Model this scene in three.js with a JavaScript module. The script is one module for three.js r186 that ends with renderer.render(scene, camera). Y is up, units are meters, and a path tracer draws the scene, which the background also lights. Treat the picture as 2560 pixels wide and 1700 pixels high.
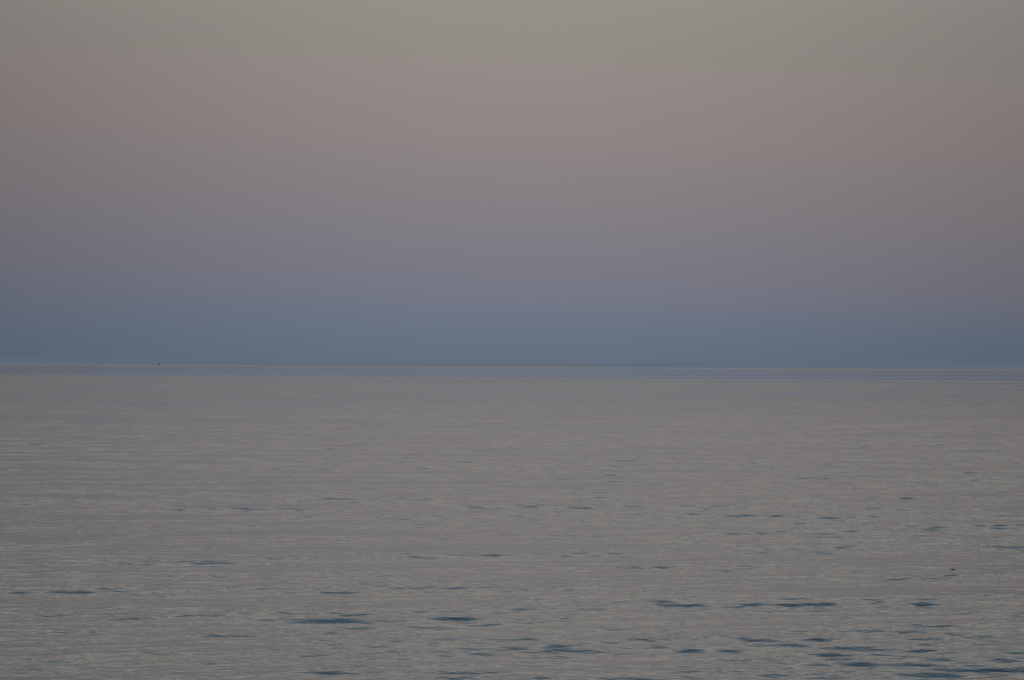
import * as THREE from 'three';
import { mergeGeometries } from 'three/addons/utils/BufferGeometryUtils.js';

// ---------------------------------------------------------------- camera, sky, sun, exposure
const EYE = 8;                                   // metres above the water
const scene = new THREE.Scene();
const camera = new THREE.PerspectiveCamera(11.0, 1024 / 680, 0.5, 60000);
const deg = Math.PI / 180;
camera.rotation.order = 'YXZ';
camera.position.set(0, EYE, 0);
camera.rotation.set(0.348 * deg, 0, 0.30 * deg);

const renderer = new THREE.WebGLRenderer({ antialias: true });
renderer.toneMapping = THREE.LinearToneMapping;
renderer.toneMappingExposure = 1;
renderer.shadowMap.enabled = true;

const smooth = (a, b, x) => { const t = Math.min(1, Math.max(0, (x - a) / (b - a))); return t * t * (3 - 2 * t); };
const lin = (c) => { c /= 255; return c <= 0.04045 ? c / 12.92 : ((c + 0.055) / 1.055) ** 2.4; };

// the sky opposite a sun that has just set: the earth's shadow on the horizon, the pink arch above it, pale air over that, blue towards the zenith
// [elevation in degrees, sRGB as it looks through the lens at the azimuth opposite the sun]
const SKY = [
  [-1.0, 97, 110, 128], [0.15, 101, 114, 131], [0.6, 107, 117, 133], [1.0, 115, 119, 134], [1.5, 122, 122, 133],
  [2.3, 130, 126, 132], [3.0, 137, 130, 132], [3.7, 143, 134, 133], [4.6, 147, 139, 135], [5.3, 147, 142, 136],
  [6.2, 151, 147, 141], [7.6, 169, 164, 157], [10, 180, 176, 169], [13, 169, 169, 166], [18, 138, 150, 157],
  [28, 106, 134, 155], [50, 84, 117, 148], [90, 74, 100, 130],
].map(([e, r, g, b]) => [e, lin(r), lin(g), lin(b)]);
function skyColour(e, out) {
  let i = 0;
  while (i < SKY.length - 2 && e > SKY[i + 1][0]) i++;
  const a = SKY[i], b = SKY[i + 1], t = Math.min(1, Math.max(0, (e - a[0]) / (b[0] - a[0])));
  for (let k = 0; k < 3; k++) {                  // Catmull-Rom through the table
    const p = SKY[Math.max(0, i - 1)], q = SKY[Math.min(SKY.length - 1, i + 2)];
    const m0 = (b[k + 1] - p[k + 1]) / Math.max(1e-6, b[0] - p[0]) * (b[0] - a[0]);
    const m1 = (q[k + 1] - a[k + 1]) / Math.max(1e-6, q[0] - a[0]) * (b[0] - a[0]);
    const t2 = t * t, t3 = t2 * t;
    out[k] = (2 * t3 - 3 * t2 + 1) * a[k + 1] + (t3 - 2 * t2 + t) * m0 + (-2 * t3 + 3 * t2) * b[k + 1] + (t3 - t2) * m1;
  }
}
{
  const W = 4096, H = 2048, data = new Float32Array(W * H * 4), c = [0, 0, 0];
  for (let j = 0; j < H; j++) {
    const e = ((j + 0.5) / H - 0.5) * 180;
    for (let i = 0; i < W; i++) {
      let az = ((i + 0.5) / W - 0.25) * 360;     // 0 is the way the camera looks, positive to the right
      if (az > 180) az -= 360;
      const o = (j * W + i) * 4;
      if (e <= 0) { skyColour(0, c); data.set([c[0] * 0.88, c[1] * 0.88, c[2] * 0.88, 1], o); continue; }
      const arch = 2.4 * (Math.SQRT1_2 - Math.cos((az + 45) * deg));       // the shadow's arch stands highest left of the frame
      skyColour(Math.max(0, e + arch * smooth(0, 1.5, e)), c);
      const high = smooth(5, 10, e);
      const away = Math.exp(-((az / 11) ** 2));                            // sky dims to both sides, some of the lens's edge darkening put into its colour
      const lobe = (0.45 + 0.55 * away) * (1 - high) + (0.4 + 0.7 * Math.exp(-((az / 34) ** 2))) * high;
      const dusk = 0.25 * Math.exp(-(((180 - Math.abs(az)) / 55) ** 2)) * Math.exp(-e / 12);   // the afterglow behind the camera
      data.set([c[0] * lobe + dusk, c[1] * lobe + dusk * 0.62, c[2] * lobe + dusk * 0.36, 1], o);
    }
  }
  const sky = new THREE.DataTexture(data, W, H, THREE.RGBAFormat, THREE.FloatType);
  sky.mapping = THREE.EquirectangularReflectionMapping;
  sky.magFilter = sky.minFilter = THREE.LinearFilter;
  sky.colorSpace = THREE.LinearSRGBColorSpace;
  sky.needsUpdate = true;
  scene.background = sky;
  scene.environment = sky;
}
const sun = new THREE.DirectionalLight(new THREE.Color(1, 0.72, 0.5), 0.08);   // the last of the sun, behind the camera
sun.position.set(1500, 60, 2600);
sun.castShadow = true;
sun.shadow.radius = 20;
sun.shadow.camera.left = sun.shadow.camera.bottom = -3000;
sun.shadow.camera.right = sun.shadow.camera.top = 3000;
sun.shadow.camera.far = 9000;
scene.add(sun);

// ---------------------------------------------------------------- helpers
let seed = 20240611;
const rnd = () => { seed = (seed + 0x6d2b79f5) | 0; let t = Math.imul(seed ^ (seed >>> 15), 1 | seed); t = (t + Math.imul(t ^ (t >>> 7), 61 | t)) ^ t; return ((t ^ (t >>> 14)) >>> 0) / 4294967296; };
const gauss = () => Math.sqrt(-2 * Math.log(1 - rnd())) * Math.cos(2 * Math.PI * rnd());
const EARTH = 7.4e6;                                                        // the earth's radius with the air's bending of light
const drop = (x, z) => -(x * x + z * z) / (2 * EARTH);

// ---------------------------------------------------------------- the water
// ripples of a hand's breadth up to a metre: slopes of a random sea, in a tile of 40 m
function rippleMap(size, tile, waves, rms, loK, hiK) {
  const sx = new Float32Array(size * size), sy = new Float32Array(size * size);
  const cx = new Float32Array(size), sxx = new Float32Array(size), cz = new Float32Array(size), sz = new Float32Array(size);
  for (let w = 0; w < waves; w++) {
    const len = loK * (hiK / loK) ** rnd(), a = Math.PI / 2 + 0.55 * gauss();
    const n = Math.round(tile / len * Math.cos(a)), m = Math.max(1, Math.round(tile / len * Math.sin(a))), ph = rnd() * 2 * Math.PI;
    const kl = Math.hypot(n, m), ax = n / kl, ay = m / kl;
    for (let i = 0; i < size; i++) {
      const p = 2 * Math.PI * n * i / size + ph, q = 2 * Math.PI * m * i / size;
      cx[i] = Math.cos(p); sxx[i] = Math.sin(p); cz[i] = Math.cos(q); sz[i] = Math.sin(q);
    }
    for (let j = 0; j < size; j++) for (let i = 0, o = j * size; i < size; i++, o++) {
      const s = cx[i] * cz[j] - sxx[i] * sz[j];
      sx[o] += s * ax; sy[o] += s * ay;
    }
  }
  // quiet and ruffled patches
  const patch = new Float32Array(size * size);
  for (let w = 0; w < 14; w++) {
    const n = Math.round((rnd() - 0.5) * 14), m = 1 + Math.round(rnd() * 14), ph = rnd() * 6.28;
    for (let j = 0; j < size; j++) for (let i = 0; i < size; i++) patch[j * size + i] += Math.cos(2 * Math.PI * (n * i + m * j) / size + ph);
  }
  const data = new Uint8Array(size * size * 4), amp = rms / Math.sqrt(waves / 2);
  for (let o = 0; o < size * size; o++) {
    const f = amp * (1 + 0.2 * Math.tanh(patch[o] / 2.6));
    const x = -sx[o] * f, y = -sy[o] * f, l = 1 / Math.sqrt(x * x + y * y + 1);
    data[o * 4] = Math.round((x * l * 0.5 + 0.5) * 255);
    data[o * 4 + 1] = Math.round((y * l * 0.5 + 0.5) * 255);
    data[o * 4 + 2] = Math.round((l * 0.5 + 0.5) * 255);
    data[o * 4 + 3] = 255;
  }
  const t = new THREE.DataTexture(data, size, size);
  t.wrapS = t.wrapT = THREE.RepeatWrapping;
  t.magFilter = THREE.LinearFilter; t.minFilter = THREE.LinearMipmapLinearFilter; t.generateMipmaps = true;
  t.needsUpdate = true;
  return t;
}
const ripples = rippleMap(2048, 40, 46, 0.045, 0.12, 0.75);
function waterMaterial(scale, roughness) {
  return new THREE.MeshPhysicalMaterial({
    color: new THREE.Color().setRGB(0.014, 0.055, 0.085), roughness, metalness: 0, ior: 1.333,
    normalMap: ripples, normalScale: new THREE.Vector2(scale, scale),
  });
}
const waters = [waterMaterial(1, 0.075), waterMaterial(0.55, 0.05), waterMaterial(0.14, 0.03), waterMaterial(1.9, 0.1), waterMaterial(2.7, 0.13)];   // ruffled water, half calm, slick; farther out, where the sheet no longer carries the wavelets, their slopes too

// the waves that are long enough to be shaped
const waves = [];
function addWaves(count, lo, hi, rms, heading, spread, group) {
  const each = rms / Math.sqrt(count / 2);
  for (let i = 0; i < count; i++) {
    const len = lo * (hi / lo) ** ((i + rnd()) / count), a = heading + spread * gauss(), k = 2 * Math.PI / len;
    waves.push({ kx: k * Math.sin(a), kz: k * Math.cos(a), slope: each * (0.7 + 0.6 * rnd()), k, len, ph: rnd() * 2 * Math.PI, group });
  }
}
addWaves(14, 7, 14, 0.0065, 0.12, 0.34, 0);
addWaves(36, 1.5, 3.5, 0.040, 0.06, 0.46, 1);
addWaves(50, 0.7, 1.6, 0.05, 0.03, 0.55, 2);
const lumps = [[], []];
for (let i = 0; i < 10; i++) lumps[0].push([2 * Math.PI / (14 + 22 * rnd()) * (rnd() < 0.5 ? -1 : 1) * 0.7, 2 * Math.PI / (9 + 14 * rnd()), rnd() * 6.28]);
for (let i = 0; i < 10; i++) lumps[1].push([2 * Math.PI / (70 + 160 * rnd()) * (rnd() < 0.5 ? -1 : 1), 2 * Math.PI / (60 + 180 * rnd()), rnd() * 6.28]);
const lump = (set, x, z) => { let s = 0; for (const [a, b, p] of set) s += Math.cos(a * x + b * z + p); return s / Math.sqrt(set.length / 2); };
function seaAt(x, z, step, out) {              // height and slopes; waves that the mesh cannot carry are left to the ripples
  let h = 0, dx = 0, dz = 0, swell = 0;
  const m1 = step < 3 ? lump(lumps[0], x, z) : 0, m2 = step < 40 ? lump(lumps[1], x, z) : 0;
  let f = 1;
  const d = Math.hypot(x, z), shore = 1 + 0.12 * (1 - smooth(84, 170, d)), gust = Math.max(-0.16, Math.min(0.16, 1.4 * x / d));   // the waves steepen towards the shore, a breath of wind on the right
  for (let i = 0; i < waves.length; i++) {
    const w = waves[i];
    const keep = smooth(2.2, 4.5, w.len / step);
    if (keep <= 0) continue;
    const p = w.kx * x + w.kz * z + w.ph, c = Math.cos(p), s = Math.sin(p);
    if (w.group) f = w.group === 1 ? shore * Math.max(0.15, 0.85 + gust + 0.26 * m1 + 0.18 * m2) : shore * Math.max(0.1, 0.75 + gust + 0.32 * m1 + 0.2 * m2 + 7 * swell);
    else f = 1;
    const a = w.slope / w.k * keep * f;
    h += a * c;
    dx -= a * w.kx * s; dz -= a * w.kz * s;
    if (!w.group) swell += a * c;
  }
  out[0] = h; out[1] = dx; out[2] = dz;
}
{
  const rows = [], cols = [];
  for (let d = 2; d < 78; d *= 1.09) rows.push([d, d * 0.09]);
  for (let d = 80, s; d < 30000; d += s) { s = d < 180 ? 0.25 : d < 750 ? 0.25 + (d - 180) * 0.0009 : d < 2200 ? 0.753 + (d - 750) * 0.0032 : Math.min(120, 5.4 + (d - 2200) * 0.012); rows.push([d, s]); }
  for (let a = -100; a < -10.6; a += 2.5) cols.push(a);
  for (let a = -10.5; a <= 10.5001; a += 21 / 480) cols.push(a);
  for (let a = 12.5; a <= 100; a += 2.5) cols.push(a);
  const R = rows.length, C = cols.length, pos = new Float32Array(R * C * 3), nor = new Float32Array(R * C * 3), uv = new Float32Array(R * C * 2), o3 = [0, 0, 0];
  const sa = cols.map((a) => Math.sin(a * deg)), ca = cols.map((a) => Math.cos(a * deg));
  for (let r = 0, v = 0; r < R; r++) for (let c = 0; c < C; c++, v++) {
    const [d, s] = rows[r], x = d * sa[c], z = -d * ca[c], side = Math.abs(cols[c]) > 10.6;
    seaAt(x, z, side ? Math.max(s, d * 0.04) : s, o3);
    pos[v * 3] = x; pos[v * 3 + 1] = o3[0] + drop(x, z); pos[v * 3 + 2] = z;
    const nx = -o3[1] + x / EARTH, nz = -o3[2] + z / EARTH, l = 1 / Math.hypot(nx, 1, nz);
    nor[v * 3] = nx * l; nor[v * 3 + 1] = l; nor[v * 3 + 2] = nz * l;
    uv[v * 2] = x / 40; uv[v * 2 + 1] = -z / 40;
  }
  // slicks lie in long streaks along the shore beyond the ruffled water
  const streak = [];
  for (let i = 0; i < 16; i++) streak.push([(rnd() - 0.5) * 2 * Math.PI / 1200, 2 * Math.PI / (130 + 1600 * rnd() * rnd()), rnd() * 6.28]);
  const spots = [];                              // small smooth spots among the ruffled water
  for (let i = 0; i < 12; i++) spots.push([2 * Math.PI / (22 + 50 * rnd()) * (rnd() < 0.5 ? -1 : 1), 2 * Math.PI / (45 + 140 * rnd()), rnd() * 6.28]);
  const kinds = [[], [], [], [], []];
  for (let r = 0; r < R - 1; r++) for (let c = 0; c < C - 1; c++) {
    const a = r * C + c, b = a + 1, e = a + C, f = e + 1, d = rows[r][0];
    let kind = 0;
    if (d > 420) {
      const x = pos[a * 3], z = pos[a * 3 + 2], n = lump(streak, x, z);
      const edge = smooth(1650, 1950, d + 200 * n + 0.12 * x);
      const calm = edge * 1.75 + 1.0 * n * edge - smooth(4000, 5600, d) * 0.95 * (1 + 0.7 * n);
      const lost = d * (1 + 0.22 * lump(lumps[1], x, z) + 0.12 * n);
      kind = calm > 1.2 ? 2 : calm > 1.02 ? 1 : lost > 1050 ? 4 : lost > 640 ? 3 : 0;
      if (d > 620 && d < 1900 && lump(spots, x, z) > 1.85 - 4 * x / d + 0.5 * Math.cos(x / 90 + z / 210)) kind = d > 900 ? 2 : 1;
    }
    kinds[kind].push(a, b, e, b, f, e);
  }
  const index = new Uint32Array(kinds.reduce((t, k) => t + k.length, 0));
  const g = new THREE.BufferGeometry();
  let at = 0;
  kinds.forEach((k, i) => { index.set(k, at); g.addGroup(at, k.length, i); at += k.length; });
  g.setAttribute('position', new THREE.BufferAttribute(pos, 3));
  g.setAttribute('normal', new THREE.BufferAttribute(nor, 3));
  g.setAttribute('uv', new THREE.BufferAttribute(uv, 2));
  g.setIndex(new THREE.BufferAttribute(index, 1));
  const sea = new THREE.Mesh(g, waters);
  sea.name = 'sea';
  sea.receiveShadow = true;
  sea.userData = { kind: 'structure', label: 'calm grey sea rippled by small dark wavelets reaching to the horizon', category: 'sea' };
  scene.add(sea);
  console.log('sea', R, C, index.length / 3, kinds.map((k) => k.length / 6));
}

// ---------------------------------------------------------------- the sailing yacht on the horizon
const paint = (r, g, b, roughness, metalness = 0) => new THREE.MeshStandardMaterial({ color: new THREE.Color().setRGB(r, g, b), roughness, metalness });
const M = {
  hull: paint(0.1, 0.125, 0.16, 0.4), deck: paint(0.12, 0.1, 0.08, 0.7), cabin: paint(0.09, 0.11, 0.14, 0.5), glass: paint(0.01, 0.012, 0.015, 0.1),
  spar: paint(0.05, 0.05, 0.052, 0.5, 0.2), cloth: paint(0.1, 0.125, 0.16, 0.9), wire: paint(0.06, 0.06, 0.06, 0.4, 0.6), wood: paint(0.15, 0.125, 0.1, 0.85), weed: paint(0.08, 0.085, 0.06, 0.8),
};
function part(name, geometry, material, parent) {
  const m = new THREE.Mesh(geometry, material);
  m.name = name; m.castShadow = m.receiveShadow = true;
  parent.add(m);
  return m;
}
function rod(a, b, r0, r1 = r0, sides = 8) {
  const A = new THREE.Vector3(...a), B = new THREE.Vector3(...b), d = B.clone().sub(A), g = new THREE.CylinderGeometry(r1, r0, d.length(), sides);
  g.applyQuaternion(new THREE.Quaternion().setFromUnitVectors(new THREE.Vector3(0, 1, 0), d.clone().normalize()));
  const mid = A.add(B).multiplyScalar(0.5);
  return g.translate(mid.x, mid.y, mid.z);
}
// a shell lofted through stations: stations[i] = list of [x, y, z], all of one length
function loft(stations, capEnds = true) {
  const n = stations[0].length, p = stations.flat(2), idx = [];
  for (let s = 0; s < stations.length - 1; s++) for (let i = 0; i < n - 1; i++) { const a = s * n + i; idx.push(a, a + n, a + 1, a + 1, a + n, a + n + 1); }
  if (capEnds) for (const s of [0, stations.length - 1]) for (let i = 1; i < n - 1; i++) idx.push(s * n, s * n + i, s * n + i + 1);
  const g = new THREE.BufferGeometry();
  g.setAttribute('position', new THREE.Float32BufferAttribute(p, 3)); g.setIndex(idx); g.computeVertexNormals();
  return g;
}
{
  const yacht = new THREE.Group();
  yacht.name = 'sailing_yacht';
  yacht.userData = { label: 'tiny dark sailing yacht with a bare mast on the horizon', category: 'sailboat' };
  // x runs from stern (+) to bow (-), y is up
  const stations = [], deckLine = [];
  for (let i = 0; i <= 20; i++) {
    const t = i / 20, x = 6.1 - 12.4 * t;                                    // stern to bow
    const half = 1.95 * Math.min(1, 0.72 + 0.9 * t) * Math.max(0.02, 1 - Math.max(0, (t - 0.42) / 0.58) ** 2.1);
    const sheer = 1.25 + 0.45 * t * t, keel = -0.55 * Math.sin(Math.PI * Math.min(1, 0.12 + 0.86 * t));
    const ring = [];
    for (let k = 0; k <= 12; k++) {
      const u = k / 12 * 2 - 1, y = sheer + (keel - sheer) * (1 - Math.abs(u) ** 2.2);
      ring.push([x - 0.5 * t * t * (y - keel) * 0.4, y, half * Math.sign(u) * Math.abs(u) ** 0.62]);
    }
    stations.push(ring); deckLine.push([ring[0], ring[12]]);
  }
  const hull = part('hull', loft(stations), M.hull, yacht);
  const deck = loft(deckLine.map(([a, b]) => [0, 0.25, 0.5, 0.75, 1].map((u) => [a[0], a[1] - 0.06 + 0.1 * Math.sin(Math.PI * u), a[2] * 0.97 + (b[2] - a[2]) * 0.97 * u])), false);
  part('deck', deck, M.deck, hull);
  const house = new THREE.Shape([[-2.9, 1.25], [-2.35, 2.05], [-0.6, 2.25], [-0.2, 3.25], [2.1, 3.3], [2.35, 1.2]].map(([x, y]) => new THREE.Vector2(x, y)));
  const hg = new THREE.ExtrudeGeometry(house, { depth: 2.3, bevelEnabled: true, bevelSize: 0.07, bevelThickness: 0.07, bevelSegments: 2 }).translate(0, 0, -1.15);
  const cabin = part('deckhouse', hg, M.cabin, yacht);
  for (const s of [-1, 1]) for (const [x, w] of [[0.3, 0.75], [1.25, 0.85]]) part('window', new THREE.BoxGeometry(w, 0.55, 0.04).translate(x, 2.85, s * 1.235), M.glass, cabin);
  for (const z of [-0.55, 0.55]) { const g = new THREE.BoxGeometry(0.04, 0.6, 0.9).rotateZ(-0.38).translate(-0.5, 2.8, z); part('window', g, M.glass, cabin); }
  const cover = new THREE.Shape([[2.3, 1.4], [2.35, 3.15], [4.6, 3.0], [5.2, 2.2], [5.3, 1.3]].map(([x, y]) => new THREE.Vector2(x, y)));
  part('cockpit_cover', new THREE.ExtrudeGeometry(cover, { depth: 2.2, bevelEnabled: true, bevelSize: 0.06, bevelThickness: 0.06, bevelSegments: 2 }).translate(0, 0, -1.1), M.cloth, yacht);
  const mast = part('mast', rod([-1.6, 1.2, 0], [-1.5, 17.6, 0], 0.17, 0.11, 12), M.spar, yacht);
  part('spreader', rod([-1.55, 8, -1.2], [-1.55, 8, 1.2], 0.05), M.spar, mast);
  part('spreader', rod([-1.52, 12.6, -0.85], [-1.52, 12.6, 0.85], 0.045), M.spar, mast);
  const boom = part('boom', rod([-1.5, 3.75, 0], [3.9, 3.85, 0], 0.1, 0.08), M.spar, yacht);
  const pts = Array.from({ length: 9 }, (_, i) => new THREE.Vector3(-1.3 + 0.62 * i, 4.03 - 0.012 * i * i * 0.4, 0));
  part('furled_sail', new THREE.TubeGeometry(new THREE.CatmullRomCurve3(pts), 24, 0.24, 10), M.cloth, boom);
  part('furled_jib', rod([-6.0, 1.9, 0], [-1.65, 16.4, 0], 0.13, 0.06), M.cloth, yacht);
  part('rigging', mergeGeometries([rod([6.0, 1.35, 0], [-1.5, 17.5, 0], 0.015), ...[-1, 1].flatMap((s) => [rod([-1.5, 1.4, s * 1.75], [-1.55, 8, s * 1.2], 0.015), rod([-1.55, 8, s * 1.2], [-1.5, 16.6, 0], 0.015)])]), M.wire, yacht);
  const rail = [];
  for (const s of [-1, 1]) {
    let last;
    for (let i = 0; i <= 18; i += 3) {
      const q = stations[i][s < 0 ? 0 : 12], top = [q[0], q[1] + 0.62, q[2] * 0.95];
      rail.push(rod([q[0], q[1], q[2] * 0.95], top, 0.02));
      if (last) rail.push(rod(last, top, 0.012));
      last = top;
    }
  }
  part('guard_rail', mergeGeometries(rail), M.wire, yacht);
  const X = -1030, Z = -10300;
  yacht.position.set(X, drop(X, Z), Z);
  yacht.rotation.y = 0.5;
  yacht.scale.setScalar(0.66);
  scene.add(yacht);
}

// ---------------------------------------------------------------- a piece of driftwood
{
  const x = 17.2, z = -137.4, o3 = [0, 0, 0];
  const wood = new THREE.Group();
  wood.name = 'driftwood';
  wood.userData = { label: 'small dark piece of driftwood floating alone on the grey water at right', category: 'driftwood' };
  const c = new THREE.CatmullRomCurve3([[-0.15, 0.005, 0.01], [-0.07, 0.022, -0.006], [0.02, 0.03, 0], [0.09, 0.03, 0.012], [0.16, 0.012, 0.004]].map((p) => new THREE.Vector3(...p)));
  const log = new THREE.TubeGeometry(c, 28, 0.028, 12), p = log.attributes.position, n = log.attributes.normal;
  for (let i = 0; i < p.count; i++) {
    const X = p.getX(i), t = Math.abs(X) / 0.165, k = 0.028 * (-0.75 * t ** 3 + 0.22 * Math.sin(X * 60 + 3 * n.getY(i)) + 0.12 * Math.sin(n.getZ(i) * 7 + X * 31));
    p.setXYZ(i, X + n.getX(i) * k, p.getY(i) + n.getY(i) * k, p.getZ(i) + n.getZ(i) * k);
  }
  log.computeVertexNormals();
  part('log', log, M.wood, wood);
  part('branch_stub', rod([0.03, 0.03, 0], [0.09, 0.06, 0.03], 0.013, 0.006), M.wood, wood);
  part('seaweed', new THREE.TubeGeometry(new THREE.CatmullRomCurve3([[-0.04, 0.045, 0.03], [-0.1, 0.03, 0.03], [-0.16, 0.008, 0.05], [-0.22, 0.004, 0.03]].map((q) => new THREE.Vector3(...q))), 16, 0.012, 6), M.weed, wood);
  seaAt(x, z, 0.33, o3);
  wood.position.set(x, drop(x, z) + o3[0] - 0.004, z);
  wood.rotation.y = -0.15;
  wood.scale.setScalar(0.55);
  scene.add(wood);
}

renderer.render(scene, camera);
